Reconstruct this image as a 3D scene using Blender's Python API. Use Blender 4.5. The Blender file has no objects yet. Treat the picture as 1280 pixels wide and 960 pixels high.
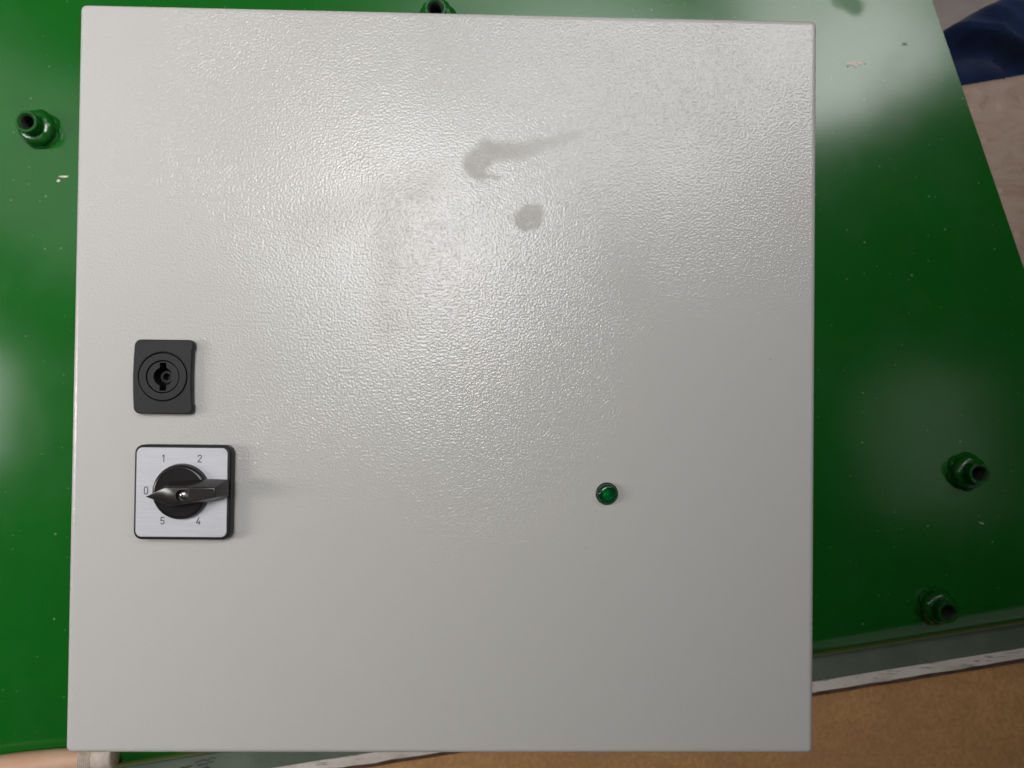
import bpy, bmesh, math, random
from mathutils import Vector, Matrix, noise

random.seed(7)
S = bpy.context.scene
C = S.collection
PI = math.pi
MM = 0.001

# ------------------------------------------------------------------ camera
cam_d = bpy.data.cameras.new('camera')
cam = bpy.data.objects.new('camera', cam_d)
C.objects.link(cam)
S.camera = cam
cam_d.sensor_width = 36.0
cam_d.lens = 36.0 * 930.0 / 1280.0
cam_d.clip_start = 0.01
cam_d.clip_end = 50.0
cam.location = (0.02461, -0.00697, 0.59351)
cam.rotation_euler = (0.013898, -0.022135, 0.011369)
cam_d.dof.use_dof = True
cam_d.dof.focus_distance = 0.384
cam_d.dof.aperture_fstop = 14.0

# ------------------------------------------------------------------ world and lamps
w = bpy.data.worlds.new('World')
S.world = w
w.use_nodes = True
bg = w.node_tree.nodes['Background']
bg.inputs[0].default_value = (0.95, 0.97, 1.0, 1)
bg.inputs[1].default_value = 0.004

def area(name, loc, target, sx, sy, power, col=(1, 1, 1), spread=180):
    l = bpy.data.lights.new(name, 'AREA')
    l.shape = 'RECTANGLE'
    l.size = sx
    l.size_y = sy
    l.energy = power
    l.color = col
    l.spread = math.radians(spread)
    o = bpy.data.objects.new(name, l)
    o.location = loc
    d = Vector(target) - Vector(loc)
    o.rotation_euler = d.to_track_quat('-Z', 'Y').to_euler()
    C.objects.link(o)
    return o

# workshop lamps overhead, spread narrowed to imitate falloff to the lower right, weak far ones
area('overhead_lamp', (-0.40, 0.50, 2.00), (-0.45, 0.40, 0.0), 0.7, 0.5, 0.85, (1.0, 0.985, 0.985), 44)
area('overhead_lamp', (-0.38, 0.46, 2.01), (-0.75, -0.2, 0.0), 1.0, 0.75, 2.4, (1.0, 0.985, 0.975), 55)
area('overhead_lamp', (-0.46, 0.48, 2.02), (-0.55, 0.15, 0.0), 1.25, 0.9, 0.45, (1.0, 0.985, 0.975), 62)
area('overhead_lamp', (0.15, 1.24, 2.0), (-0.15, 0.8, 0.0), 1.6, 0.60, 2.1, (0.98, 0.99, 1.0), 46)
area('overhead_lamp', (1.20, 1.35, 2.0), (0.2, 1.0, 0.0), 0.7, 0.6, 2.0, (1.0, 0.99, 0.98), 60)
area('side_lamp', (-1.65, 0.80, 1.8), (-0.35, 0.35, 0.15), 0.6, 1.9, 1.15, (1.0, 0.985, 0.97), 100)
area('added_side_lamp', (-1.72, -0.05, 1.20), (-0.30, -0.12, 0.15), 0.3, 0.9, 5.2, (1.0, 0.975, 0.945), 120)  # added low-left lamp, no known window; makes brightness drop towards the right
area('far_lamp', (1.55, -0.15, 2.0), (0.6, -0.2, 0.0), 0.5, 0.35, 0.066, (1.0, 0.97, 0.93), 80)
area('added_low_lamp', (2.3, -2.2, 1.1), (0.4, -0.25, 0.0), 1.8, 2.0, 2.6, (1.0, 0.97, 0.93))  # added lamp, brightens the bent rim and the white board edge
S.cycles.max_bounces = 6
S.cycles.diffuse_bounces = 3
S.cycles.glossy_bounces = 3

S.view_settings.view_transform = 'Standard'
S.view_settings.look = 'None'
S.view_settings.exposure = 0.0
S.view_settings.gamma = 1.0
S.view_settings.use_curve_mapping = False

# ------------------------------------------------------------------ node helpers
class NT:
    def __init__(self, name):
        self.m = bpy.data.materials.new(name)
        self.m.use_nodes = True
        self.t = self.m.node_tree
        self.b = self.t.nodes['Principled BSDF']
        self.co = self.t.nodes.new('ShaderNodeTexCoord').outputs['Object']
    def link(self, a, b):
        self.t.links.new(a, b)
    def put(self, sock, v):
        if hasattr(v, 'is_linked') or isinstance(v, bpy.types.NodeSocket):
            self.link(v, sock)
        else:
            if sock.type == 'RGBA' and len(v) == 3:
                v = (*v, 1)
            sock.default_value = v
    def set(self, **kw):
        for k, v in kw.items():
            self.put(self.b.inputs[k.replace('_', ' ')], v)
        return self
    def math(self, op, a, b=0.0, clamp=False):
        n = self.t.nodes.new('ShaderNodeMath')
        n.operation = op
        n.use_clamp = clamp
        self.put(n.inputs[0], a)
        self.put(n.inputs[1], b)
        return n.outputs[0]
    def vmath(self, op, a, b=None, s=None):
        n = self.t.nodes.new('ShaderNodeVectorMath')
        n.operation = op
        self.put(n.inputs[0], a)
        if b is not None:
            self.put(n.inputs[1], b)
        if s is not None:
            self.put(n.inputs['Scale'], s)
        return n.outputs['Value'] if op in ('DOT_PRODUCT', 'LENGTH', 'DISTANCE') else n.outputs[0]
    def noise(self, scale, detail=2.0, rough=0.5, vec=None, dist=0.0, color=False):
        n = self.t.nodes.new('ShaderNodeTexNoise')
        self.link(vec or self.co, n.inputs['Vector'])
        n.inputs['Scale'].default_value = scale
        n.inputs['Detail'].default_value = detail
        n.inputs['Roughness'].default_value = rough
        n.inputs['Distortion'].default_value = dist
        return n.outputs['Color' if color else 'Fac']
    def voronoi(self, scale, vec=None, feature='F1', smooth=0.5, rnd=1.0):
        n = self.t.nodes.new('ShaderNodeTexVoronoi')
        n.feature = feature
        n.voronoi_dimensions = '2D'
        self.link(vec or self.co, n.inputs['Vector'])
        n.inputs['Scale'].default_value = scale
        n.inputs['Randomness'].default_value = rnd
        if feature == 'SMOOTH_F1':
            n.inputs['Smoothness'].default_value = smooth
        return n
    def ramp(self, v, a, b, x=0.0, y=1.0, kind='SMOOTHSTEP'):
        n = self.t.nodes.new('ShaderNodeMapRange')
        n.interpolation_type = kind
        self.put(n.inputs[0], v)
        for i, q in enumerate((a, b, x, y)):
            n.inputs[i + 1].default_value = q
        return n.outputs[0]
    def mix(self, f, a, b):
        n = self.t.nodes.new('ShaderNodeMix')
        n.data_type = 'RGBA'
        self.put(n.inputs[0], f)
        self.put(n.inputs[6], a)
        self.put(n.inputs[7], b)
        return n.outputs[2]
    def xyz(self, vec=None):
        n = self.t.nodes.new('ShaderNodeSeparateXYZ')
        self.link(vec or self.co, n.inputs[0])
        return n.outputs
    def mapped(self, scale=(1, 1, 1), rot=(0, 0, 0)):
        n = self.t.nodes.new('ShaderNodeMapping')
        self.link(self.co, n.inputs[0])
        n.inputs['Scale'].default_value = scale
        n.inputs['Rotation'].default_value = rot
        return n.outputs[0]
    def bump(self, h, dist, strength=1.0, normal=None):
        n = self.t.nodes.new('ShaderNodeBump')
        self.put(n.inputs['Height'], h)
        n.inputs['Distance'].default_value = dist
        n.inputs['Strength'].default_value = strength
        if normal is not None:
            self.link(normal, n.inputs['Normal'])
        return n.outputs[0]
    def capsule(self, vec, A, B, rad, soft):
        """1 inside a fat stroke from A to B (metres, xy), 0 outside"""
        ab = (B[0] - A[0], B[1] - A[1], 0.0)
        L2 = ab[0] ** 2 + ab[1] ** 2
        pa = self.vmath('SUBTRACT', vec, (A[0], A[1], 0.0))
        t = self.math('DIVIDE', self.vmath('DOT_PRODUCT', pa, ab), L2, clamp=True)
        q = self.vmath('SUBTRACT', pa, self.vmath('SCALE', ab, s=t))
        d = self.vmath('LENGTH', q)
        return self.ramp(d, rad - soft, rad + soft, 1.0, 0.0)
    def flat(self, vec=None):
        return self.vmath('MULTIPLY', vec or self.co, (1, 1, 0))
    def jitter(self, amp, scale, detail=3.0):
        n = self.noise(scale, detail, 0.6, color=True)
        off = self.vmath('SCALE', self.vmath('SUBTRACT', n, (0.5, 0.5, 0.5)), s=amp)
        return self.flat(self.vmath('ADD', self.co, off))
    def specks(self, scale, keep, size, soft=0.3):
        v = self.voronoi(scale)
        c = self.xyz(v.outputs['Color'])
        on = self.math('LESS_THAN', c[0], keep)
        sz = self.math('MULTIPLY', c[1], size)
        d = self.math('DIVIDE', v.outputs['Distance'], sz)
        return self.math('MULTIPLY', on, self.ramp(d, 1.0 - soft, 1.0 + soft, 1.0, 0.0))

M = {}

# --- textured light grey powder coat, with its grease marks
def powder_coat():
    n = NT('grey_powder_coat')
    base = (0.625, 0.612, 0.585)
    xs = n.xyz()
    h = n.noise(900, 0.6, 0.4, dist=0.2)
    h = n.math('MULTIPLY', h, n.ramp(n.noise(16, 2, 0.5), 0.28, 0.72, 0.65, 1.25))
    nb = n.bump(h, 0.00018)
    jv = n.jitter(0.0055, 230)
    spot = n.math('MAXIMUM',
                  n.capsule(jv, (0.0396, 0.0842), (0.0418, 0.0853), 0.0064, 0.0008),
                  n.capsule(jv, (0.033, 0.1035), (0.0335, 0.1036), 0.0001, 0.0001))
    sm = None
    for A, B, r, s in (((0.0125, 0.1125), (0.0185, 0.1185), 0.0062, 0.0022),
                       ((0.0185, 0.1185), (0.034, 0.1185), 0.0048, 0.0026),
                       ((0.034, 0.1185), (0.0455, 0.1225), 0.0042, 0.0028),
                       ((0.0455, 0.1225), (0.064, 0.1275), 0.0026, 0.0028),
                       ((0.0110, 0.1085), (0.0160, 0.1065), 0.0030, 0.0018),
                       ((0.0160, 0.1065), (0.0250, 0.1050), 0.0010, 0.0014)):
        c = n.capsule(jv, A, B, r, s)
        sm = c if sm is None else n.math('MAXIMUM', sm, c)
    sm = n.math('MULTIPLY', sm, n.ramp(xs[0], 0.02, 0.07, 1.0, 0.45))
    mott = n.ramp(n.noise(520, 3, 0.65), 0.30, 0.62, 0.70, 1.0)
    mott = n.math('MULTIPLY', mott, n.ramp(n.noise(150, 3, 0.6), 0.25, 0.6, 0.72, 1.0))
    stain = n.math('MULTIPLY', n.math('MAXIMUM', n.math('MULTIPLY', spot, 1.05), sm), mott)
    # broad wiped-dirt haze
    wipe = n.ramp(n.noise(1.0, 3, 0.55, vec=n.mapped((9, 22, 9), (0, 0, 0.5))), 0.50, 0.72)
    wipe = n.math('MULTIPLY', wipe, n.ramp(n.noise(7, 1), 0.40, 0.60))
    jw = n.jitter(0.02, 40)
    streak = n.math('MAXIMUM', n.capsule(jw, (-0.075, 0.080), (-0.010, 0.100), 0.006, 0.012),
                    n.capsule(jw, (-0.030, 0.095), (-0.030, 0.030), 0.007, 0.012))
    wipe = n.math('MAXIMUM', n.math('MULTIPLY', wipe, 0.08), n.math('MULTIPLY', streak, 0.8))
    col = n.mix(n.math('MULTIPLY', wipe, 0.30), base, (0.40, 0.345, 0.30))
    col = n.mix(n.math('MULTIPLY', stain, 0.30), col, (0.36, 0.34, 0.29))
    # tiny dirt specks over the face and chipped paint along the folds
    sp = n.specks(42, 0.05, 0.026)
    col = n.mix(n.math('MULTIPLY', sp, 0.6), col, (0.12, 0.10, 0.08))
    ax = n.math('MAXIMUM', n.math('ABSOLUTE', xs[0]), n.math('ABSOLUTE', xs[1]))
    rim = n.ramp(ax, 0.1896, 0.1910)
    chip = n.math('MULTIPLY', rim, n.ramp(n.noise(230, 3, 0.65), 0.58, 0.64))
    chip = n.math('MULTIPLY', chip, n.ramp(n.noise(30, 1), 0.45, 0.6))
    col = n.mix(n.math('MULTIPLY', chip, 0.5), col, (0.13, 0.10, 0.075))
    rough = 0.15
    rough = n.math('ADD', rough, n.math('MULTIPLY', wipe, 0.10))
    rough = n.math('ADD', rough, n.math('MULTIPLY', stain, 0.30))
    spec = n.math('SUBTRACT', 0.5, n.math('MULTIPLY', stain, 0.30))
    n.set(Base_Color=col, Roughness=rough, Normal=nb, Specular_IOR_Level=spec)
    return n.m
M['coat'] = powder_coat()

def green_paint():
    n = NT('green_gloss_paint')
    blot = n.noise(11, 4, 0.6)
    col = n.mix(n.ramp(blot, 0.3, 0.7), (0.0068, 0.112, 0.0110), (0.0076, 0.124, 0.0120))
    dust = n.specks(75, 0.13, 0.06)
    dust2 = n.specks(190, 0.05, 0.10)
    d = n.math('MAXIMUM', n.math('MULTIPLY', dust, 0.45), n.math('MULTIPLY', dust2, 0.3))
    col = n.mix(d, col, (0.42, 0.46, 0.36))
    scr = n.ramp(n.noise(1, 2, 0.5, vec=n.mapped((14, 900, 14), (0, 0, 0.55))), 0.735, 0.77)
    scr = n.math('MAXIMUM', scr, n.ramp(n.noise(1, 2, 0.5, vec=n.mapped((1100, 18, 14), (0, 0, 0.2))), 0.74, 0.775))
    scr = n.math('MULTIPLY', scr, n.ramp(n.noise(12, 2), 0.48, 0.6))
    col = n.mix(n.math('MULTIPLY', scr, 0.12), col, (0.30, 0.36, 0.28))
    haze = n.ramp(n.noise(1, 5, 0.65, vec=n.mapped((26, 16, 20), (0, 0, 0.3))), 0.45, 0.75)
    col = n.mix(n.math('MULTIPLY', haze, 0.012), col, (0.35, 0.42, 0.34))
    rough = n.math('ADD', 0.145, n.math('MULTIPLY', haze, 0.03))
    nb = n.bump(n.noise(900, 4, 0.7), 0.000022)
    nb = n.bump(n.noise(7, 2, 0.5), 0.0007, 1.0, nb)
    jv = n.jitter(0.012, 70)
    dab = n.math('MAXIMUM', n.capsule(jv, (0.300, 0.318), (0.314, 0.311), 0.007, 0.005), n.capsule(jv, (0.352, 0.2795), (0.3545, 0.2802), 0.0012, 0.001))
    rough = n.math('ADD', rough, n.math('MULTIPLY', dab, 0.2))
    n.set(Base_Color=col, Roughness=rough, Normal=nb, Specular_IOR_Level=n.math('SUBTRACT', 0.5, n.math('MULTIPLY', dab, 0.08)))
    return n.m
M['green'] = green_paint()

def simple(name, col, rough=0.4, metal=0.0, grain=0.0, gscale=600, bump=0.0, var=0.0, **kw):
    n = NT(name)
    c = col
    if var:
        c = n.mix(n.ramp(n.noise(gscale * 0.25, 3), 0.3, 0.7), tuple(v * (1 - var) for v in col), tuple(min(1, v * (1 + var)) for v in col))
    n.set(Base_Color=c, Roughness=rough, Metallic=metal, **kw)
    if bump:
        n.set(Normal=n.bump(n.noise(gscale, 3, 0.6), bump))
    return n.m

M['black'] = simple('black_moulded_plastic', (0.015, 0.015, 0.017), 0.48, gscale=2600, bump=0.00005, var=0.12, Specular_IOR_Level=0.35)
M['black_gloss'] = simple('black_gloss_plastic', (0.020, 0.018, 0.018), 0.22, gscale=300, bump=0.00003, var=0.1)
M['handle'] = simple('black_plastic_brown_tint', (0.026, 0.0215, 0.0205), 0.24, gscale=300, bump=0.00003, var=0.1, Specular_IOR_Level=0.7, IOR=1.6)  # brown in the colour imitates warm reflections on black plastic
M['pit'] = simple('unlit_black_plastic', (0.012, 0.012, 0.013), 0.6, var=0.1)
M['ink'] = simple('black_ink', (0.02, 0.02, 0.022), 0.5, var=0.1)
M['screw'] = simple('zinc_screw', (0.75, 0.76, 0.78), 0.28, metal=1.0, gscale=900, bump=0.00003, var=0.1)
M['chip_core'] = simple('bare_filler', (0.88, 0.79, 0.70), 0.8, gscale=500, bump=0.0004, var=0.2)
M['zinc'] = simple('green_overspray_thread', (0.05, 0.09, 0.055), 0.35, metal=0.6, gscale=700, bump=0.0001, var=0.2)

def brushed():
    n = NT('brushed_aluminium_legend')
    g = n.noise(1, 2, 0.6, vec=n.mapped((60, 1500, 60)))
    col = n.mix(n.ramp(g, 0.3, 0.7), (0.63, 0.635, 0.675), (0.68, 0.685, 0.73))
    n.set(Base_Color=col, Metallic=0.12, Roughness=n.math('ADD', 0.40, n.math('MULTIPLY', g, 0.06)), Normal=n.bump(g, 0.000003))
    return n.m
M['alu'] = brushed()

def glass(name, col, rough, tr):
    n = NT(name)
    n.set(Base_Color=n.mix(n.ramp(n.noise(400, 2), 0.3, 0.7), tuple(v * .9 for v in col), col),
          Roughness=rough, Transmission_Weight=tr, IOR=1.49)
    return n.m
M['lens'] = glass('green_clear_lens', (0.03, 0.62, 0.22), 0.03, 0.95)
M['led'] = simple('green_diffuser', (0.02, 0.42, 0.10), 0.3, var=0.2)
M['cup'] = simple('dark_green_cup', (0.004, 0.045, 0.02), 0.25, var=0.2)

def mdf():
    n = NT('raw_fibreboard')
    f = n.noise(1, 5, 0.7, vec=n.mapped((300, 240, 300), (0, 0, 0.4)))
    b = n.noise(26, 4, 0.6)
    col = n.mix(n.ramp(f, 0.3, 0.72), (0.46, 0.245, 0.095), (0.64, 0.36, 0.155))
    col = n.mix(n.math('MULTIPLY', n.ramp(b, 0.35, 0.7), 0.45), col, (0.40, 0.215, 0.10))
    col = n.mix(n.math('MULTIPLY', n.specks(160, 0.12, 0.16), 0.6), col, (0.50, 0.38, 0.26))
    n.set(Base_Color=col, Roughness=0.8, Normal=n.bump(f, 0.0003), Specular_IOR_Level=0.25)
    return n.m
M['mdf'] = mdf()

def board_top():
    n = NT('grey_green_board_face')
    b = n.noise(30, 4, 0.65)
    col = n.mix(n.ramp(b, 0.3, 0.75), (0.105, 0.135, 0.098), (0.145, 0.178, 0.132))
    col = n.mix(n.math('MULTIPLY', n.specks(120, 0.12, 0.10), 0.6), col, (0.07, 0.07, 0.06))
    n.set(Base_Color=col, Roughness=n.math('ADD', 0.36, n.math('MULTIPLY', b, 0.2)), Normal=n.bump(n.noise(180, 3), 0.0001))
    return n.m
M['board'] = board_top()

def board_edge():
    n = NT('worn_white_edge')
    f = n.noise(1, 4, 0.7, vec=n.mapped((50, 420, 200), (0, 0, -0.158)))
    col = n.mix(n.ramp(f, 0.56, 0.68), (0.82, 0.76, 0.69), (0.26, 0.19, 0.13))
    col = n.mix(n.math('MULTIPLY', n.ramp(n.noise(60, 3), 0.4, 0.7), 0.4), col, (0.62, 0.54, 0.46))
    n.set(Base_Color=col, Roughness=0.65, Normal=n.bump(f, 0.0006))
    return n.m
M['edge'] = board_edge()

def worn_wood(name, a, b, dark, sc):
    n = NT(name)
    f = n.noise(1, 5, 0.62, vec=n.mapped((sc, sc * 1.9, sc), (0, 0, 0.25)), dist=0.6)
    col = n.mix(n.ramp(f, 0.3, 0.7), a, b)
    g = n.ramp(n.noise(sc * 2.2, 5, 0.7), 0.55, 0.75)
    col = n.mix(n.math('MULTIPLY', g, 0.5), col, dark)
    pale = n.specks(sc * 3, 0.25, 0.22, 0.6)
    col = n.mix(n.math('MULTIPLY', pale, 0.35), col, tuple(min(1, v * 1.5) for v in b))
    n.set(Base_Color=col, Roughness=0.7, Normal=n.bump(f, 0.002))
    return n.m
M['worn'] = worn_wood('stained_bench_surface', (0.43, 0.29, 0.215), (0.54, 0.40, 0.315), (0.28, 0.17, 0.115), 22)
M['concrete'] = worn_wood('grey_concrete', (0.46, 0.38, 0.34), (0.56, 0.49, 0.44), (0.34, 0.27, 0.23), 9)

def denim():
    n = NT('navy_fabric')
    wv = n.noise(1, 2, 0.5, vec=n.mapped((900, 300, 900), (0, 0, 0.6)))
    b = n.noise(22, 4, 0.6)
    col = n.mix(n.ramp(b, 0.3, 0.7), (0.005, 0.012, 0.040), (0.013, 0.032, 0.100))
    n.set(Base_Color=col, Roughness=0.9, Normal=n.bump(wv, 0.0004), Specular_IOR_Level=0.15, Sheen_Weight=0.2)
    return n.m
M['navy'] = denim()

def skin():
    n = NT('skin')
    b = n.noise(55, 4, 0.6)
    col = n.mix(n.ramp(b, 0.3, 0.72), (0.66, 0.38, 0.25), (0.70, 0.47, 0.33))
    f = n.noise(1, 3, 0.6, vec=n.mapped((700, 350, 500)))
    n.set(Base_Color=col, Roughness=0.5, Normal=n.bump(f, 0.00025), Subsurface_Weight=0.25,
          Subsurface_Radius=(0.004, 0.0015, 0.0008), Subsurface_Scale=1.0)
    return n.m
M['skin'] = skin()
M['plaster'] = simple('pale_fabric_plaster', (0.62, 0.52, 0.45), 0.75, gscale=900, bump=0.0003, var=0.1)
M['nail'] = simple('finger_nail', (0.66, 0.45, 0.38), 0.3, var=0.05)

# ------------------------------------------------------------------ geometry helpers
def tag(o, label=None, cat=None, group=None, kind=None):
    if label: o['label'] = label
    if cat: o['category'] = cat
    if group: o['group'] = group
    if kind: o['kind'] = kind
    return o

def empty(name, loc=(0, 0, 0), parent=None):
    o = bpy.data.objects.new(name, None)
    o.location = loc
    o.empty_display_size = 0.02
    C.objects.link(o)
    return o

def child(o, parent):
    """parent without moving: every mesh is written in its parent's frame plus the parent's world place"""
    o.parent = parent
    o.matrix_parent_inverse = Matrix.Translation(-wpos(parent))
    return o

def wpos(o):
    return o.get('_w') and Vector(o['_w']) or o.matrix_basis.translation.copy()

def finish(me, mat, smooth=35):
    me.materials.clear()
    me.materials.append(mat)
    if smooth:
        me.shade_smooth()
        me.set_sharp_from_angle(angle=math.radians(smooth))
        for f in me.polygons:            # flat caps keep their own normal
            if abs(f.normal.z) > 0.99999:
                f.use_smooth = False
    else:
        me.shade_flat()

def mesh_obj(name, me, mat, parent=None, smooth=35):
    me.name = name
    finish(me, mat, smooth)
    o = bpy.data.objects.new(name, me)
    C.objects.link(o)
    if parent is not None:
        o.parent = parent
    return o

def from_bm(bm, recalc=True):
    if recalc:
        bmesh.ops.recalc_face_normals(bm, faces=bm.faces[:])
    me = bpy.data.meshes.new('m')
    bm.to_mesh(me)
    bm.free()
    return me

def solid(loops, z0, z1, bevel=0.0, res=3):
    """plate with holes: loops of (x, y) in metres, outer first; rounded rims"""
    cu = bpy.data.curves.new('c', 'CURVE')
    cu.dimensions = '2D'
    cu.fill_mode = 'BOTH'
    cu.extrude = (z1 - z0) / 2 - bevel
    cu.bevel_depth = bevel
    cu.bevel_resolution = res
    cu.offset = -bevel
    for lp in loops:
        s = cu.splines.new('POLY')
        s.points.add(len(lp) - 1)
        for p, q in zip(s.points, lp):
            p.co = (q[0], q[1], 0, 1)
        s.use_cyclic_u = True
    o = bpy.data.objects.new('c', cu)
    C.objects.link(o)
    dg = bpy.context.evaluated_depsgraph_get()
    me = bpy.data.meshes.new_from_object(o.evaluated_get(dg))
    bpy.data.objects.remove(o)
    bpy.data.curves.remove(cu)
    me.transform(Matrix.Translation((0, 0, (z0 + z1) / 2)))
    bm = bmesh.new()
    bm.from_mesh(me)
    bmesh.ops.remove_doubles(bm, verts=bm.verts[:], dist=1e-6)
    bmesh.ops.recalc_face_normals(bm, faces=bm.faces[:])
    bm.to_mesh(me)
    bm.free()
    return me

def rrect(cx, cy, w, h, r, n=8):
    out = []
    for sx, sy, a0 in ((1, 1, 0), (-1, 1, 90), (-1, -1, 180), (1, -1, 270)):
        for i in range(n + 1):
            a = math.radians(a0 + 90 * i / n)
            out.append((cx + sx * (w / 2 - r) + r * math.cos(a), cy + sy * (h / 2 - r) + r * math.sin(a)))
    return out

def circ(cx, cy, r, n=64):
    return [(cx + r * math.cos(2 * PI * i / n), cy + r * math.sin(2 * PI * i / n)) for i in range(n)]

def lathe(profile, segs=48, centre=(0, 0, 0), wob=0.0, seed=0, close=True):
    """revolve (r, z) around +z"""
    bm = bmesh.new()
    rows = []
    for k, (r, z) in enumerate(profile):
        if r < 1e-7:
            rows.append([bm.verts.new((centre[0], centre[1], centre[2] + z))])
            continue
        row = []
        for i in range(segs):
            a = 2 * PI * i / segs
            q = 1.0
            if wob:
                q += wob * noise.noise(Vector((math.cos(a) * 2.2 + seed, math.sin(a) * 2.2, z * 260)))
            row.append(bm.verts.new((centre[0] + r * q * math.cos(a), centre[1] + r * q * math.sin(a), centre[2] + z)))
        rows.append(row)
    for a, b in zip(rows[:-1], rows[1:]):
        for i in range(segs):
            j = (i + 1) % segs
            if len(a) == 1 and len(b) == 1:
                continue
            if len(a) == 1:
                bm.faces.new((a[0], b[i], b[j]))
            elif len(b) == 1:
                bm.faces.new((a[i], b[0], a[j]))
            else:
                bm.faces.new((a[i], b[i], b[j], a[j]))
    return from_bm(bm)

def box_bm(x0, x1, y0, y1, z0, z1, bevel=0.0, seg=3):
    bm = bmesh.new()
    bmesh.ops.create_cube(bm, size=1)
    for v in bm.verts:
        v.co = ((x0 + x1) / 2 + v.co.x * (x1 - x0), (y0 + y1) / 2 + v.co.y * (y1 - y0), (z0 + z1) / 2 + v.co.z * (z1 - z0))
    if bevel:
        bmesh.ops.bevel(bm, geom=bm.edges[:], offset=bevel, segments=seg, affect='EDGES', profile=0.5)
    return bm

def prism(pts_bottom, pts_top, z0, z1, bevel=0.0, seg=3):
    bm = bmesh.new()
    a = [bm.verts.new((x, y, z0)) for x, y in pts_bottom]
    b = [bm.verts.new((p[0], p[1], p[2] if len(p) > 2 else z1)) for p in pts_top]
    n = len(a)
    bm.faces.new(a[::-1])
    bm.faces.new(b)
    for i in range(n):
        j = (i + 1) % n
        bm.faces.new((a[i], a[j], b[j], b[i]))
    bmesh.ops.recalc_face_normals(bm, faces=bm.faces[:])
    if bevel:
        bmesh.ops.bevel(bm, geom=bm.edges[:], offset=bevel, segments=seg, affect='EDGES', profile=0.5, clamp_overlap=True)
    return bm

def mm(pts):
    return [tuple(v * MM for v in p) for p in pts]

# ------------------------------------------------------------------ setting
SL = 0.1606                       # slope of the bench edges seen below the cabinet
U = Vector((1, SL, 0)).normalized()
N = Vector((SL, -1, 0)).normalized()      # outwards, towards the bottom of the picture

floor = mesh_obj('floor', from_bm(box_bm(-3, 3, -3, 3, -0.52, -0.50)), M['concrete'])
tag(floor, kind='structure')

# fibreboard bench top below everything
bm = prism(mm([(-900, -900), (760, -900), (760, 60), (-900, 60)]), mm([(-900, -900), (760, -900), (760, 60), (-900, 60)]), -0.073, -0.055)
bt = tag(mesh_obj('bench_top', from_bm(bm), M['mdf']), kind='structure')

# stained pale bench at the right, its far edge rounded
dirw = Vector((61.7, 12.0, 0)).normalized()
nw = Vector((-dirw.y, dirw.x, 0))
P0 = Vector((0.4625, 0.2937, 0))
bm = bmesh.new()
rows = []
prof = [(-0.222, -0.1), (-0.10, -0.1), (-0.012, -0.1)]
for i in range(1, 7):
    a = i / 6 * PI / 2
    prof.append((-0.010 + 0.010 * math.sin(a), -0.110 + 0.010 * math.cos(a)))
prof += [(0.0, -0.14), (-0.222, -0.14)]
for t in (-0.16, 0.4):
    rows.append([bm.verts.new(P0 + dirw * t + nw * p + Vector((0, 0, z))) for p, z in prof])
k = len(prof)
for i in range(k):
    j = (i + 1) % k
    bm.faces.new((rows[0][i], rows[0][j], rows[1][j], rows[1][i]))
bm.faces.new(rows[0][::-1]); bm.faces.new(rows[1])
ws = tag(mesh_obj('stained_worktop', from_bm(bm), M['worn']), kind='structure')

# grey-green board with a worn white edge, under the plate
board = empty('edged_board', (0.1, -0.26, -0.055))
tag(board, 'grey-green board with worn white front edge, below the green plate', 'board')
bl0, bl1 = -0.75, 0.95
def strip(prof, t0, t1, origin, rough=0.0, n=60):
    """sweep a closed (out, z) profile along the bench edge"""
    bm = bmesh.new()
    rings = []
    for s in range(n + 1):
        t = t0 + (t1 - t0) * s / n
        ring = []
        for q, (o_, z) in enumerate(prof):
            d = rough * noise.noise(Vector((t * 55, q * 3.1, 0.3))) if rough else 0
            ring.append(bm.verts.new(origin + U * t + N * (o_ + d) + Vector((0, 0, z + d * 0.4))))
        rings.append(ring)
    m = len(prof)
    for a, b in zip(rings[:-1], rings[1:]):
        for i in range(m):
            j = (i + 1) % m
            bm.faces.new((a[i], a[j], b[j], b[i]))
    bm.faces.new(rings[0][::-1]); bm.faces.new(rings[-1])
    return from_bm(bm)
OB = Vector((0.10, -0.2772, 0))        # a point on the front edge of the board face
inv = Matrix.Translation((-0.1, 0.26, 0.055))
me = strip([(-0.16, -0.031), (0.0, -0.031), (0.0, -0.0548), (-0.16, -0.0548)], bl0, bl1, OB)
me.transform(inv); mesh_obj('board_face', me, M['board'], board)
me = strip([(0.0002, -0.0312), (0.004, -0.0316), (0.0096, -0.0328), (0.0104, -0.0343), (0.0104, -0.044), (0.0002, -0.044)], bl0, bl1, OB, rough=0.0009, n=260)
me.transform(inv); tag(mesh_obj('edge_strip', me, M['edge'], board), 'worn white edge strip')
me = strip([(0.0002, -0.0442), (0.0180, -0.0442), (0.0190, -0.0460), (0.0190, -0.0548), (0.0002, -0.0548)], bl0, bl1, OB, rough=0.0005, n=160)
me.transform(inv); mesh_obj('shadow_gap_strip', me, simple('shadow_gap_brown', (0.10, 0.055, 0.034), 0.85, gscale=300, bump=0.0003, var=0.3), board)  # dark strip added where there is only a shadow gap under the edge
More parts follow.
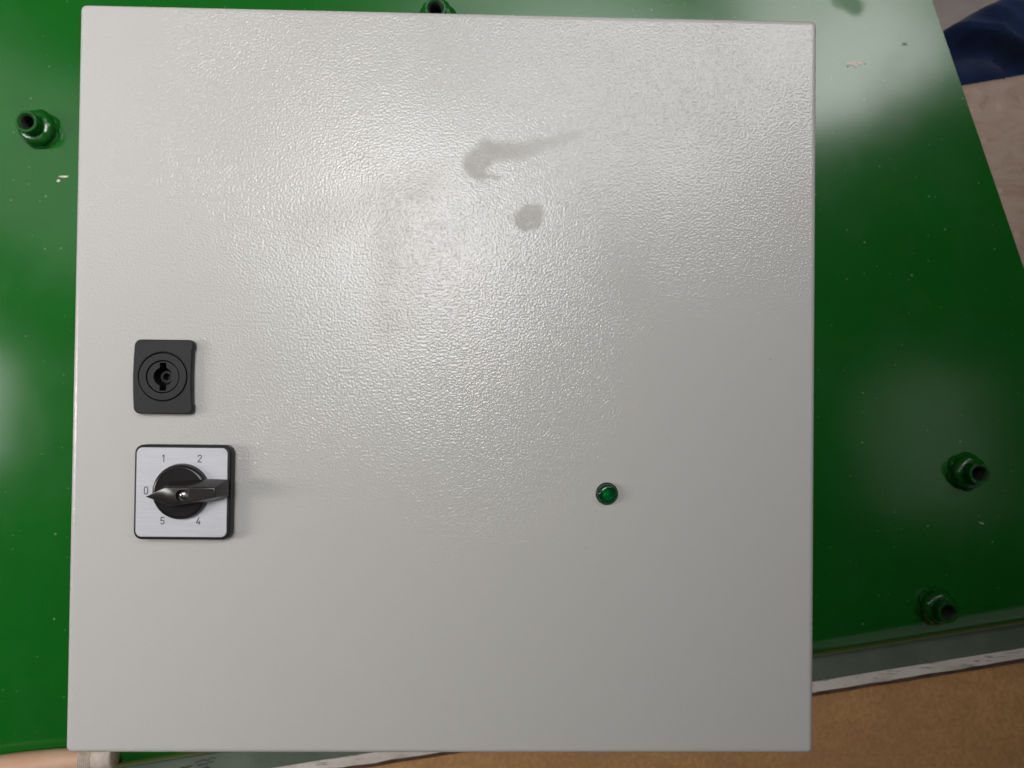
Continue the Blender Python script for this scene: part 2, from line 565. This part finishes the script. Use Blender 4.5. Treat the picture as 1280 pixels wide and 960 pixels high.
# smudged scribble on the board face, unreadable dark strokes
bm = bmesh.new()
def stroke(bm, pts, wd, z):
    for a, b in zip(pts[:-1], pts[1:]):
        a = Vector((*a, z)) * 1; b = Vector((*b, z)) * 1
        d = (b - a); n_ = Vector((-d.y, d.x, 0)).normalized() * wd
        e = d.normalized() * wd * 0.5
        bm.faces.new([bm.verts.new(v) for v in (a - n_ - e, b - n_ + e, b + n_ + e, a + n_ - e)])
rs = random.Random(3)
for (x0, y0, x1, y1) in ((-220, -313.6, -203, -309.2), (-218, -316.6, -205, -313), (-232, -318.2, -222, -316.6), (-214, -319.4, -208, -317.2)):
    k = 9
    pts = []
    for i in range(k + 1):
        t = i / k
        pts.append(((x0 + (x1 - x0) * t) * MM, (y0 + (y1 - y0) * t + rs.uniform(-0.9, 0.9)) * MM))
    stroke(bm, pts, 0.00045, -0.0306)
me = from_bm(bm, False)
me.transform(inv)
mesh_obj('scribble', me, simple('smudged_pencil', (0.05, 0.05, 0.035), 0.7, var=0.3), board)

# ------------------------------------------------------------------ green plate with its welded studs
plate = empty('steel_plate', (0, 0, 0))
tag(plate, 'glossy green painted steel plate with welded studs, behind the grey cabinet', 'plate')
RB = 0.0290
A_ = Vector((-0.70, 0, 0)); A_.y = -0.313 + SL * (A_.x + 0.2745)
B_ = Vector((0.547, 0, 0)); B_.y = -0.313 + SL * (B_.x + 0.2745)     # silhouette line of the bent rim
def edge_right(y):                  # slanted right side of the plate
    return 0.4525 - (y - 0.1005) * (76.5 / 217.5)
bm = bmesh.new()
prof = [(-0.95 * RB - 0.08, 0.0), (-0.95 * RB - 0.03, 0.0), (-0.95 * RB, 0.0)]
for i in range(1, 17):
    a = i / 16 * PI / 2
    prof.append((-0.95 * RB + RB * math.sin(a), -RB + RB * math.cos(a)))
prof.append((0.05 * RB, -0.0295))
cols = []
ns = 40
for s in range(ns + 1):
    base = A_.lerp(B_, s / ns)
    cols.append([bm.verts.new(base + N * o_ + Vector((0, 0, z))) for o_, z in prof])
for a, b in zip(cols[:-1], cols[1:]):
    for i in range(len(prof) - 1):
        bm.faces.new((a[i], a[i + 1], b[i + 1], b[i]))
# flat part up to the top, slanted on the right
top = []
for s in range(ns + 1):
    base = cols[s][0].co
    f = s / ns
    xt = -0.70 + (edge_right(0.62) + 0.70) * f
    top.append(bm.verts.new((xt, 0.62, 0)))
# pin the right column to the slanted side
for i, (o_, z) in enumerate(prof):
    v = cols[-1][i]
    v.co.x = edge_right(v.co.y)
for i in range(ns):
    bm.faces.new((cols[i][0], cols[i + 1][0], top[i + 1], top[i]))
bmesh.ops.recalc_face_normals(bm, faces=bm.faces[:])
up = sum((f.normal.z for f in bm.faces), 0)
if up < 0:
    bmesh.ops.reverse_faces(bm, faces=bm.faces[:])
bmesh.ops.solidify(bm, geom=bm.faces[:], thickness=0.003)
me = from_bm(bm)
mesh_obj('sheet', me, M['green'], plate, 40)

def stud_meshes():
    R1, R0 = 0.0084, 0.0054
    pr = [(0.0092, 0.0), (0.0088, 0.006), (R1, 0.012), (R1, 0.0184), (R1 - 0.0006, 0.0190), (R0 + 0.0014, 0.0190), (R0 + 0.0004, 0.0180)]
    z = 0.0176
    while z > 0.004:
        pr += [(R0, z), (R0 - 0.0006, z - 0.0006)]
        z -= 0.0012
    pr.append((R0 - 0.0006, 0.002))
    pr.append((0.0, 0.002))
    tube = lathe(pr, 40)
    nut = lathe([(0.0136, -0.0004), (0.0138, 0.0040), (0.0134, 0.0068), (0.0122, 0.0088), (0.0104, 0.0098), (0.0084, 0.0100)], 60, wob=0.10, seed=8)
    wp = [(0.0128, 0.0034), (0.0142, 0.0024), (0.0152, 0.0010), (0.0157, -0.0004)]
    weld = lathe(wp, 72, wob=0.12, seed=4)
    return tube, nut, weld
tube, nut, weld = stud_meshes()
def stud_paint():
    n = NT('green_paint_with_grime')
    d = n.ramp(n.noise(160, 4, 0.65), 0.48, 0.66)
    col = n.mix(n.math('MULTIPLY', d, 0.6), (0.0068, 0.105, 0.0110), (0.012, 0.030, 0.010))
    n.set(Base_Color=col, Roughness=n.math('ADD', 0.16, n.math('MULTIPLY', d, 0.3)), Normal=n.bump(n.noise(260, 3, 0.6), 0.00015))
    return n.m
M['stud'] = stud_paint()
M['bore'] = simple('dark_bore', (0.010, 0.022, 0.010), 0.55, gscale=400, bump=0.0002, var=0.4)  # bore faces set darker and duller than the stud paint
finish(tube, M['stud']); tube.materials.append(M['bore'])
for f in tube.polygons:
    if math.hypot(f.center.x, f.center.y) < 0.0057 and f.center.z < 0.0182:
        f.material_index = 1
finish(nut, M['stud'], 60); finish(weld, M['stud'], 60)
for i, (x, y, rz) in enumerate(((-337.2, 197.9, 0.25), (404.2, -64.9, 0.9), (379.9, -173.2, 0.5), (-25.5, 292.4, 0.1))):
    st = bpy.data.objects.new('threaded_stud', tube)
    C.objects.link(st)
    st.parent = plate
    st.location = (x * MM, y * MM, 0)
    st.rotation_euler = (0, 0, rz)
    for nm, mdat in (('collar', nut), ('weld_bead', weld)):
        o = bpy.data.objects.new(nm, mdat)
        C.objects.link(o)
        o.parent = st
        if nm == 'weld_bead':
            o.rotation_euler = (0, 0, i * 1.3)

def chip(x, y, lx, ly, ang, seed, h=0.0009):
    bm = bmesh.new()
    n = 16
    c = bm.verts.new((0, 0, h))
    ring, ring2 = [], []
    for i in range(n):
        a = 2 * PI * i / n
        q = 1 + 0.45 * noise.noise(Vector((math.cos(a) * 1.6 + seed, math.sin(a) * 1.6, seed)))
        ring.append(bm.verts.new((lx * 0.6 * q * math.cos(a), ly * 0.6 * q * math.sin(a), h * (0.9 + 0.5 * noise.noise(Vector((a, seed, 1)))))))
        ring2.append(bm.verts.new((lx * q * math.cos(a), ly * q * math.sin(a), 0.00005)))
    for i in range(n):
        j = (i + 1) % n
        bm.faces.new((c, ring[i], ring[j]))
        bm.faces.new((ring[i], ring2[i], ring2[j], ring[j]))
    o = mesh_obj('paint_chip', from_bm(bm), M['chip_core'], plate, 60)
    o.location = (x * MM, y * MM, 0.0001)
    o.rotation_euler = (0, 0, ang)
for a in ((311.0, 264.4, 0.0046, 0.0017, 0.05, 1), (317.2, 265.2, 0.0027, 0.0016, 0.35, 5), (313.6, 262.6, 0.0013, 0.0018, 0.2, 9), (321.5, 264.8, 0.0011, 0.0007, 0.6, 12), (307.2, 262.2, 0.0009, 0.0006, -0.4, 14),
          (-318.6, 161.2, 0.0042, 0.0008, 0.05, 3), (-322.5, 157.8, 0.0014, 0.0011, 0.4, 6),
          (277.5, -189.5, 0.0012, 0.0016, 0.0, 8), (418, -106.5, 0.0022, 0.0005, -0.4, 11)):
    chip(*a)

# ------------------------------------------------------------------ grey control cabinet
ZF = 0.210
cab = empty('control_cabinet', (0, 0, 0))
tag(cab, 'square light grey textured metal control cabinet with black lock and rotary switch', 'cabinet')
LX, LY = -0.1431, 0.0          # lock centre
SX, SY = -0.1318, -0.0579      # switch centre
GX, GY = 0.0826, -0.0575       # lamp centre
door = solid([rrect(0, 0, 0.3824, 0.3824, 0.0033, 6), circ(LX - 0.0005, LY, 0.0102, 40)[::-1]], ZF - 0.022, ZF, bevel=0.0030, res=6)
mesh_obj('door', door, M['coat'], cab, 50)
body = from_bm(box_bm(-0.1875, 0.1875, -0.1875, 0.1875, 0.004, ZF - 0.0245, bevel=0.003))
mesh_obj('housing', body, M['coat'], cab, 50)
gk = solid([rrect(0, 0, 0.368, 0.368, 0.006, 4), rrect(0, 0, 0.350, 0.350, 0.004, 4)[::-1]], ZF - 0.0244, ZF - 0.0221)
mesh_obj('door_seal', gk, M['black'], cab)
# little folded tab at the lower right corner
mesh_obj('corner_seam', from_bm(box_bm(0.1795, 0.1885, -0.1914, -0.1903, ZF - 0.012, ZF - 0.0028, bevel=0.0005)), M['coat'], cab, 50)

# ---- lock
lock = empty('key_lock', (LX, LY, ZF)); lock.parent = cab
tag(lock, 'black plastic key lock')
T = 0.0044
pts = []
hw, hh, r = 0.0148, 0.0188, 0.0034
def arc(cx, cy, r, a0, a1, n=7):
    return [(cx + r * math.cos(math.radians(a0 + (a1 - a0) * i / n)), cy + r * math.sin(math.radians(a0 + (a1 - a0) * i / n))) for i in range(n + 1)]
pts += [(hw - 0.0006, -0.0135), (hw - 0.0008, -0.006), (hw - 0.0009, 0.0), (hw - 0.0008, 0.006), (hw - 0.0006, 0.0135), (hw, 0.0142)]
pts += arc(hw - 0.0026, hh - 0.0026, 0.0026, 0, 90)
pts += arc(-hw + r, hh - r, r, 90, 175)
pts += [(-hw - 0.0004, 0.009), (-hw - 0.0006, 0.0), (-hw - 0.0004, -0.009)]
pts += arc(-hw + r, -hh + r, r, 185, 270)
pts += arc(hw - 0.0026, -hh + 0.0026, 0.0026, 270, 360)
pts += [(hw, -0.0142)]
mesh_obj('escutcheon', solid([pts, circ(-0.0003, 0, 0.0122)[::-1]], 0.0, T, bevel=0.0007), M['black'], lock, 50)
mesh_obj('backing', solid([rrect(0, 0, 0.0262, 0.034, 0.003), circ(-0.0003, 0, 0.0084, 40)[::-1]], 0.0002, 0.0026), M['pit'], lock)
mesh_obj('lock_ring', solid([circ(-0.0003, 0, 0.0119), circ(-0.0003, 0, 0.0083)[::-1]], 0.0022, T + 0.0001, bevel=0.00025), M['black'], lock, 50)
# core: double bit key hole
kh = []
rc, wn, rn = 0.0047, 0.0016, 0.0070
a_n = math.degrees(math.asin(wn / rc))
kh += arc(0, 0, rc, -90 + a_n, 90 - a_n, 20)
kh += [(wn, rn), (-wn, rn)]
kh += arc(0, 0, rc, 90 + a_n, 270 - a_n, 20)
kh += [(-wn, -rn), (wn, -rn)]
cx = -0.0003
kh = [(x + cx, y) for x, y in kh]
mesh_obj('lock_core', solid([circ(cx, 0, 0.0079), kh[::-1]], -0.0060, T - 0.0003, bevel=0.0002), M['black'], lock, 50)
mesh_obj('keyway_floor', lathe([(0.0079, -0.0085), (0.0079, -0.0065), (0.0, -0.0065)], 32, (cx, 0, 0)), M['pit'], lock)
mesh_obj('key_pin', lathe([(0.0033, -0.0063), (0.0033, -0.0006), (0.0030, -0.0002), (0.0019, -0.0002), (0.0017, -0.0006), (0.0017, -0.0052), (0, -0.0052)], 32, (cx, 0, 0)), M['black'], lock, 50)

# ---- rotary switch
sw = empty('rotary_switch', (SX, SY, ZF)); sw.parent = cab
tag(sw, 'square rotary switch with silver legend plate and black handle')
def L(p):   # absolute mm on the door -> switch frame metres
    return (p[0] * MM - SX, p[1] * MM - SY)
mesh_obj('back_frame', solid([rrect(0, 0, 0.0480, 0.0474, 0.0042)], 0.0, 0.0064, bevel=0.0009), M['black'], sw, 50)
mesh_obj('legend_plate', solid([rrect(-0.0001, 0.0001, 0.0452, 0.0446, 0.0030)], 0.0060, 0.0069, bevel=0.0003), M['alu'], sw, 50)
DX, DY = L((-131.65, -57.3))
mesh_obj('dial', lathe([(0.0140, 0.0069), (0.0138, 0.0085), (0.0134, 0.0098), (0.0130, 0.0103), (0.0122, 0.0105), (0.0119, 0.0102), (0.0, 0.0102)], 72, (DX, DY, 0)), M['black_gloss'], sw, 40)
hb = [L(p) for p in ((-144.3, -58.9), (-136.8, -52.0), (-116.7, -50.6), (-107.5, -50.9), (-107.3, -59.0), (-117.7, -62.2), (-130.0, -63.6), (-138.6, -61.2))]
ht = [L(p) for p in ((-146.6, -59.2), (-135.4, -53.9), (-122.0, -53.8), (-110.9, -53.9), (-110.8, -58.5), (-122.9, -61.1), (-132.3, -62.9), (-140.2, -60.9))]
zs = [0.0145, 0.0182, 0.0190, 0.0190, 0.0190, 0.0190, 0.0182, 0.0155]
HX, HY = L((-126.9, -57.8))
# body in two layers so that the screw sits in a real hole
bm = bmesh.new()
lo = [bm.verts.new((x, y, 0.0101)) for x, y in hb]
hi = [bm.verts.new((x, y, z)) for (x, y), z in zip(ht, zs)]
nh = 24
hole = [bm.verts.new((HX + 0.0029 * math.cos(2 * PI * i / nh), HY + 0.0029 * math.sin(2 * PI * i / nh), 0.0189)) for i in range(nh)]
deep = [bm.verts.new((HX + 0.0027 * math.cos(2 * PI * i / nh), HY + 0.0027 * math.sin(2 * PI * i / nh), 0.0160)) for i in range(nh)]
for i in range(8):
    j = (i + 1) % 8
    bm.faces.new((lo[i], lo[j], hi[j], hi[i]))
bm.faces.new(lo)
ed = []
for lp in (hi, hole):
    for i in range(len(lp)):
        a, b = lp[i], lp[(i + 1) % len(lp)]
        e = bm.edges.get((a, b)) or bm.edges.new((a, b))
        ed.append(e)
bmesh.ops.triangle_fill(bm, edges=ed, use_beauty=True)
for i in range(nh):
    j = (i + 1) % nh
    bm.faces.new((hole[i], hole[j], deep[j], deep[i]))
bm.faces.new(deep)
bmesh.ops.recalc_face_normals(bm, faces=bm.faces[:])
be = [e for e in bm.edges if (e.verts[0] in hi and e.verts[1] in hi and len(e.link_faces) == 2 and e.calc_face_angle(0) > 0.5) or
      (e.verts[0] in hi and e.verts[1] in lo) or (e.verts[1] in hi and e.verts[0] in lo)]
bmesh.ops.bevel(bm, geom=be, offset=0.00045, segments=3, affect='EDGES', profile=0.5, clamp_overlap=True)
mesh_obj('handle', from_bm(bm), M['handle'], sw, 32)
# screw head with a cross recess
bm = bmesh.new()
sc_me = lathe([(0.0022, 0.0158), (0.0022, 0.0168), (0.0019, 0.0174), (0.0011, 0.0178), (0.0, 0.0179)], 32, (HX, HY, 0))
scr = mesh_obj('screw', sc_me, M['screw'], sw, 40)
cr = bmesh.new()
for ang in (0.5, 0.5 + PI / 2):
    b2 = box_bm(-0.0012, 0.0012, -0.00024, 0.00024, 0.0172, 0.01800)
    tmp = bpy.data.meshes.new('t'); b2.to_mesh(tmp); b2.free()
    tmp.transform(Matrix.Translation((HX, HY, 0)) @ Matrix.Rotation(ang, 4, 'Z'))
    cr.from_mesh(tmp)
mesh_obj('screw_slot', from_bm(cr), M['pit'], sw, 0)
def arcp(cx, cy, rx, ry, a0, a1, n=12):
    return [(cx + rx * math.cos(math.radians(a0 + (a1 - a0) * i / n)), cy + ry * math.sin(math.radians(a0 + (a1 - a0) * i / n))) for i in range(n + 1)]
GL = {  # narrow engraved-style digits, one unit high
    '1': [[(-0.17, 0.30), (0.05, 0.48), (0.05, -0.5)]],
    '2': [arcp(0, 0.25, 0.24, 0.25, 170, -20) + [(-0.25, -0.46), (0.27, -0.46)]],
    '0': [arcp(0, 0.26, 0.23, 0.24, 0, 180) + arcp(0, -0.26, 0.23, 0.24, 180, 360) + [(0.23, 0.26)]],
    '5': [[(0.22, 0.46), (-0.18, 0.46), (-0.22, 0.04)] + arcp(0, -0.20, 0.24, 0.27, 130, -150)],
    '4': [[(0.08, 0.48), (-0.26, -0.26), (0.28, -0.26)], [(0.12, 0.02), (0.12, -0.5)]],
}
for ch, x, y in (('1', -141.1, -40.9), ('2', -123.2, -40.9), ('0', -149.5, -57.0), ('5', -141.1, -72.0), ('4', -123.3, -72.0)):
    bm = bmesh.new()
    for pts in GL[ch]:
        stroke(bm, [(px * 0.0036, py * 0.0036) for px, py in pts], 0.00021, 0.0)
    d = mesh_obj('digit', from_bm(bm, False), M['ink'], sw, 0)
    lx, ly = L((x, y))
    d.location = (lx, ly, 0.00696)
    d['label'] = 'printed black digit ' + ch

# ---- pilot lamp
pl = empty('pilot_lamp', (GX, GY, ZF)); pl.parent = cab
tag(pl, 'small round green pilot lamp')
mesh_obj('bezel', lathe([(0.0058, 0.0), (0.0058, 0.0008), (0.0055, 0.0014), (0.0051, 0.0015), (0.0049, 0.0011), (0.0049, 0.0002)], 48), M['cup'], pl, 50)
mesh_obj('cup', lathe([(0.0049, 0.00115), (0.0040, 0.0006), (0.0026, 0.0003), (0.0, 0.0003)], 48), M['cup'], pl, 50)
mesh_obj('diode', lathe([(0.0023, 0.0004), (0.0021, 0.0009), (0.0013, 0.0014), (0.0, 0.0017)], 32), M['led'], pl, 50)
mesh_obj('lens', lathe([(0.0051, 0.0013), (0.0051, 0.0023), (0.0049, 0.0030), (0.0045, 0.0035), (0.0039, 0.0038), (0.0030, 0.0039), (0.0015, 0.0040), (0.0, 0.0040)], 48), M['lens'], pl, 60)

# ------------------------------------------------------------------ navy fabric at the top right
def cloth():
    bm = bmesh.new()
    outline = [(446, 250), (450, 300), (455, 330), (461, 350), (478, 371), (503, 386), (545, 404), (620, 420), (700, 410), (735, 350), (720, 270), (600, 235), (520, 225)]
    cx_, cy_ = 590, 320
    n = 160
    # resample
    P = outline + [outline[0]]
    Ls = [0]
    for a, b in zip(P[:-1], P[1:]):
        Ls.append(Ls[-1] + math.hypot(b[0] - a[0], b[1] - a[1]))
    ring = []
    for i in range(n):
        s = Ls[-1] * i / n
        k = max(q for q in range(len(Ls) - 1) if Ls[q] <= s)
        t = (s - Ls[k]) / (Ls[k + 1] - Ls[k])
        ring.append((P[k][0] + (P[k + 1][0] - P[k][0]) * t, P[k][1] + (P[k + 1][1] - P[k][1]) * t))
    levels = [(1.02, -0.499), (1.0, -0.40), (0.99, -0.30), (1.0, -0.22), (1.005, -0.17), (1.0, -0.145), (0.975, -0.128), (0.92, -0.120), (0.84, -0.117), (0.72, -0.114), (0.58, -0.110), (0.42, -0.108), (0.25, -0.106), (0.1, -0.105)]
    rows = []
    for f, z in levels:
        row = []
        for (x, y) in ring:
            px, py = cx_ + (x - cx_) * f, cy_ + (y - cy_) * f
            q = Vector((px * 0.024, py * 0.011, z * 6))
            fold = noise.noise(q) * 0.020 + noise.noise(q * 2.3) * 0.009
            rid = abs(noise.noise(Vector((px * 0.010 + py * 0.022, py * 0.004, 2.0))))
            zz = z + (fold - rid * 0.040 if z > -0.16 else 0)
            zz = min(zz, -0.1035)
            side = (noise.noise(Vector((px * 0.03, py * 0.03, z * 9))) * 5) if z <= -0.145 else 0
            row.append(bm.verts.new(((px + side * 0.6) * MM, (py + side * 0.4) * MM, zz)))
        rows.append(row)
    for a, b in zip(rows[:-1], rows[1:]):
        for i in range(n):
            j = (i + 1) % n
            bm.faces.new((a[i], a[j], b[j], b[i]))
    bm.faces.new(rows[-1]); bm.faces.new(rows[0][::-1])
    me = from_bm(bm)
    me.transform(Matrix.Translation((-0.59, -0.32, 0.499)))
    return me
cl = mesh_obj('navy_fabric', cloth(), M['navy'], None, 80)
cl.location = (0.59, 0.32, -0.499)
tag(cl, 'dark navy blue folded fabric beside the stained worktop in top right corner', 'fabric')

# ------------------------------------------------------------------ hand with a plastered finger, lower left
def skinned(name, verts, edges, radii, root, mat, parent, sub=2):
    me = bpy.data.meshes.new(name)
    me.from_pydata([Vector(v) * MM for v in verts], edges, [])
    o = bpy.data.objects.new(name, me)
    C.objects.link(o)
    o.modifiers.new('s', 'SKIN')
    for i, sv in enumerate(me.skin_vertices[0].data):
        r = radii[i]
        sv.radius = (r * MM, r * MM) if not isinstance(r, tuple) else (r[0] * MM, r[1] * MM)
        sv.use_root = (i == root)
    m2 = o.modifiers.new('d', 'SUBSURF')
    m2.levels = m2.render_levels = sub
    out = bpy.data.meshes.new_from_object(o.evaluated_get(bpy.context.evaluated_depsgraph_get()))
    bpy.data.objects.remove(o)
    out.transform(Matrix.Translation(-Vector(parent.location)))
    return mesh_obj(name, out, mat, parent, 180)

person = empty('person', (-0.42, -0.32, 0.0))
tag(person, 'bare hand with pale plaster on fingertip, at the lower left cabinet corner', 'person')
V, E, Rr = [], [], []
def add(p, r, prev=None):
    V.append(p); Rr.append(r)
    if prev is not None:
        E.append((prev, len(V) - 1))
    return len(V) - 1
wr = add((-492, -352, 4), 24)
pa = add((-455, -342, 8), 26, wr)
fa = add((-560, -372, 2), 28, wr)
fb = add((-680, -405, 2), 36, fa)
# knuckles
k1 = add((-405, -313, 8), 12.5, pa)
k2 = add((-400, -333, 10), 12.0, pa)
k3 = add((-403, -352, 8), 11.5, pa)
k4 = add((-412, -369, 4), 10.5, pa)
# index finger, lying along the rim of the plate
i1 = add((-372, -303.0, 10), 12.2, k1)
i2 = add((-338, -297.5, 9.0), 11.4, i1)
i3 = add((-309, -294.0, 8.0), 10.2, i2)
i4 = add((-286, -292.0, 6.6), 8.4, i3)
i5 = add((-272, -291.2, 6.0), 7.2, i4)
# the others curl over the rim
for kk, dx, dy in ((k2, 0, 0), (k3, -4, -18), (k4, -14, -34)):
    a = add((-366 + dx, -330 + dy, 8), 9.6, kk)
    b = add((-336 + dx, -331 + dy, -4), 8.8, a)
    c = add((-328 + dx, -333 + dy, -20), 8.0, b)
# thumb
t1 = add((-448, -306, 12), 13, pa)
t2 = add((-424, -278, 13), 11, t1)
t3 = add((-402, -262, 11), 9.8, t2)
t4 = add((-388, -255, 10), 8.0, t3)
skinned('hand', V, E, Rr, pa, M['skin'], person)
# plaster round the end of the finger: ribbed first third, smooth pad, soft closed end
ax0, ax1 = Vector((-291.5, -292.6, 6.6)) * MM, Vector((-267.0, -289.9, 5.8)) * MM
d = (ax1 - ax0)
Lp = d.length
pr = [(0.0086, -0.0002)]
z = 0.0
while z < 0.0085:
    pr += [(0.0094, z + 0.0003), (0.0094, z + 0.0008), (0.0087, z + 0.0011), (0.0087, z + 0.0014)]
    z += 0.0014
pr += [(0.0094, z + 0.001), (0.0095, 0.016), (0.0094, 0.0195), (0.0093, Lp - 0.0016), (0.0089, Lp - 0.0004), (0.0080, Lp), (0.0, Lp + 0.0002)]
me = lathe(pr, 40, wob=0.02, seed=2)
me.transform(Matrix.Translation(ax0 - Vector(person.location)) @ d.to_track_quat('Z', 'Y').to_matrix().to_4x4())
tag(mesh_obj('plaster', me, M['plaster'], person, 50), 'pale ribbed fabric plaster on fingertip')
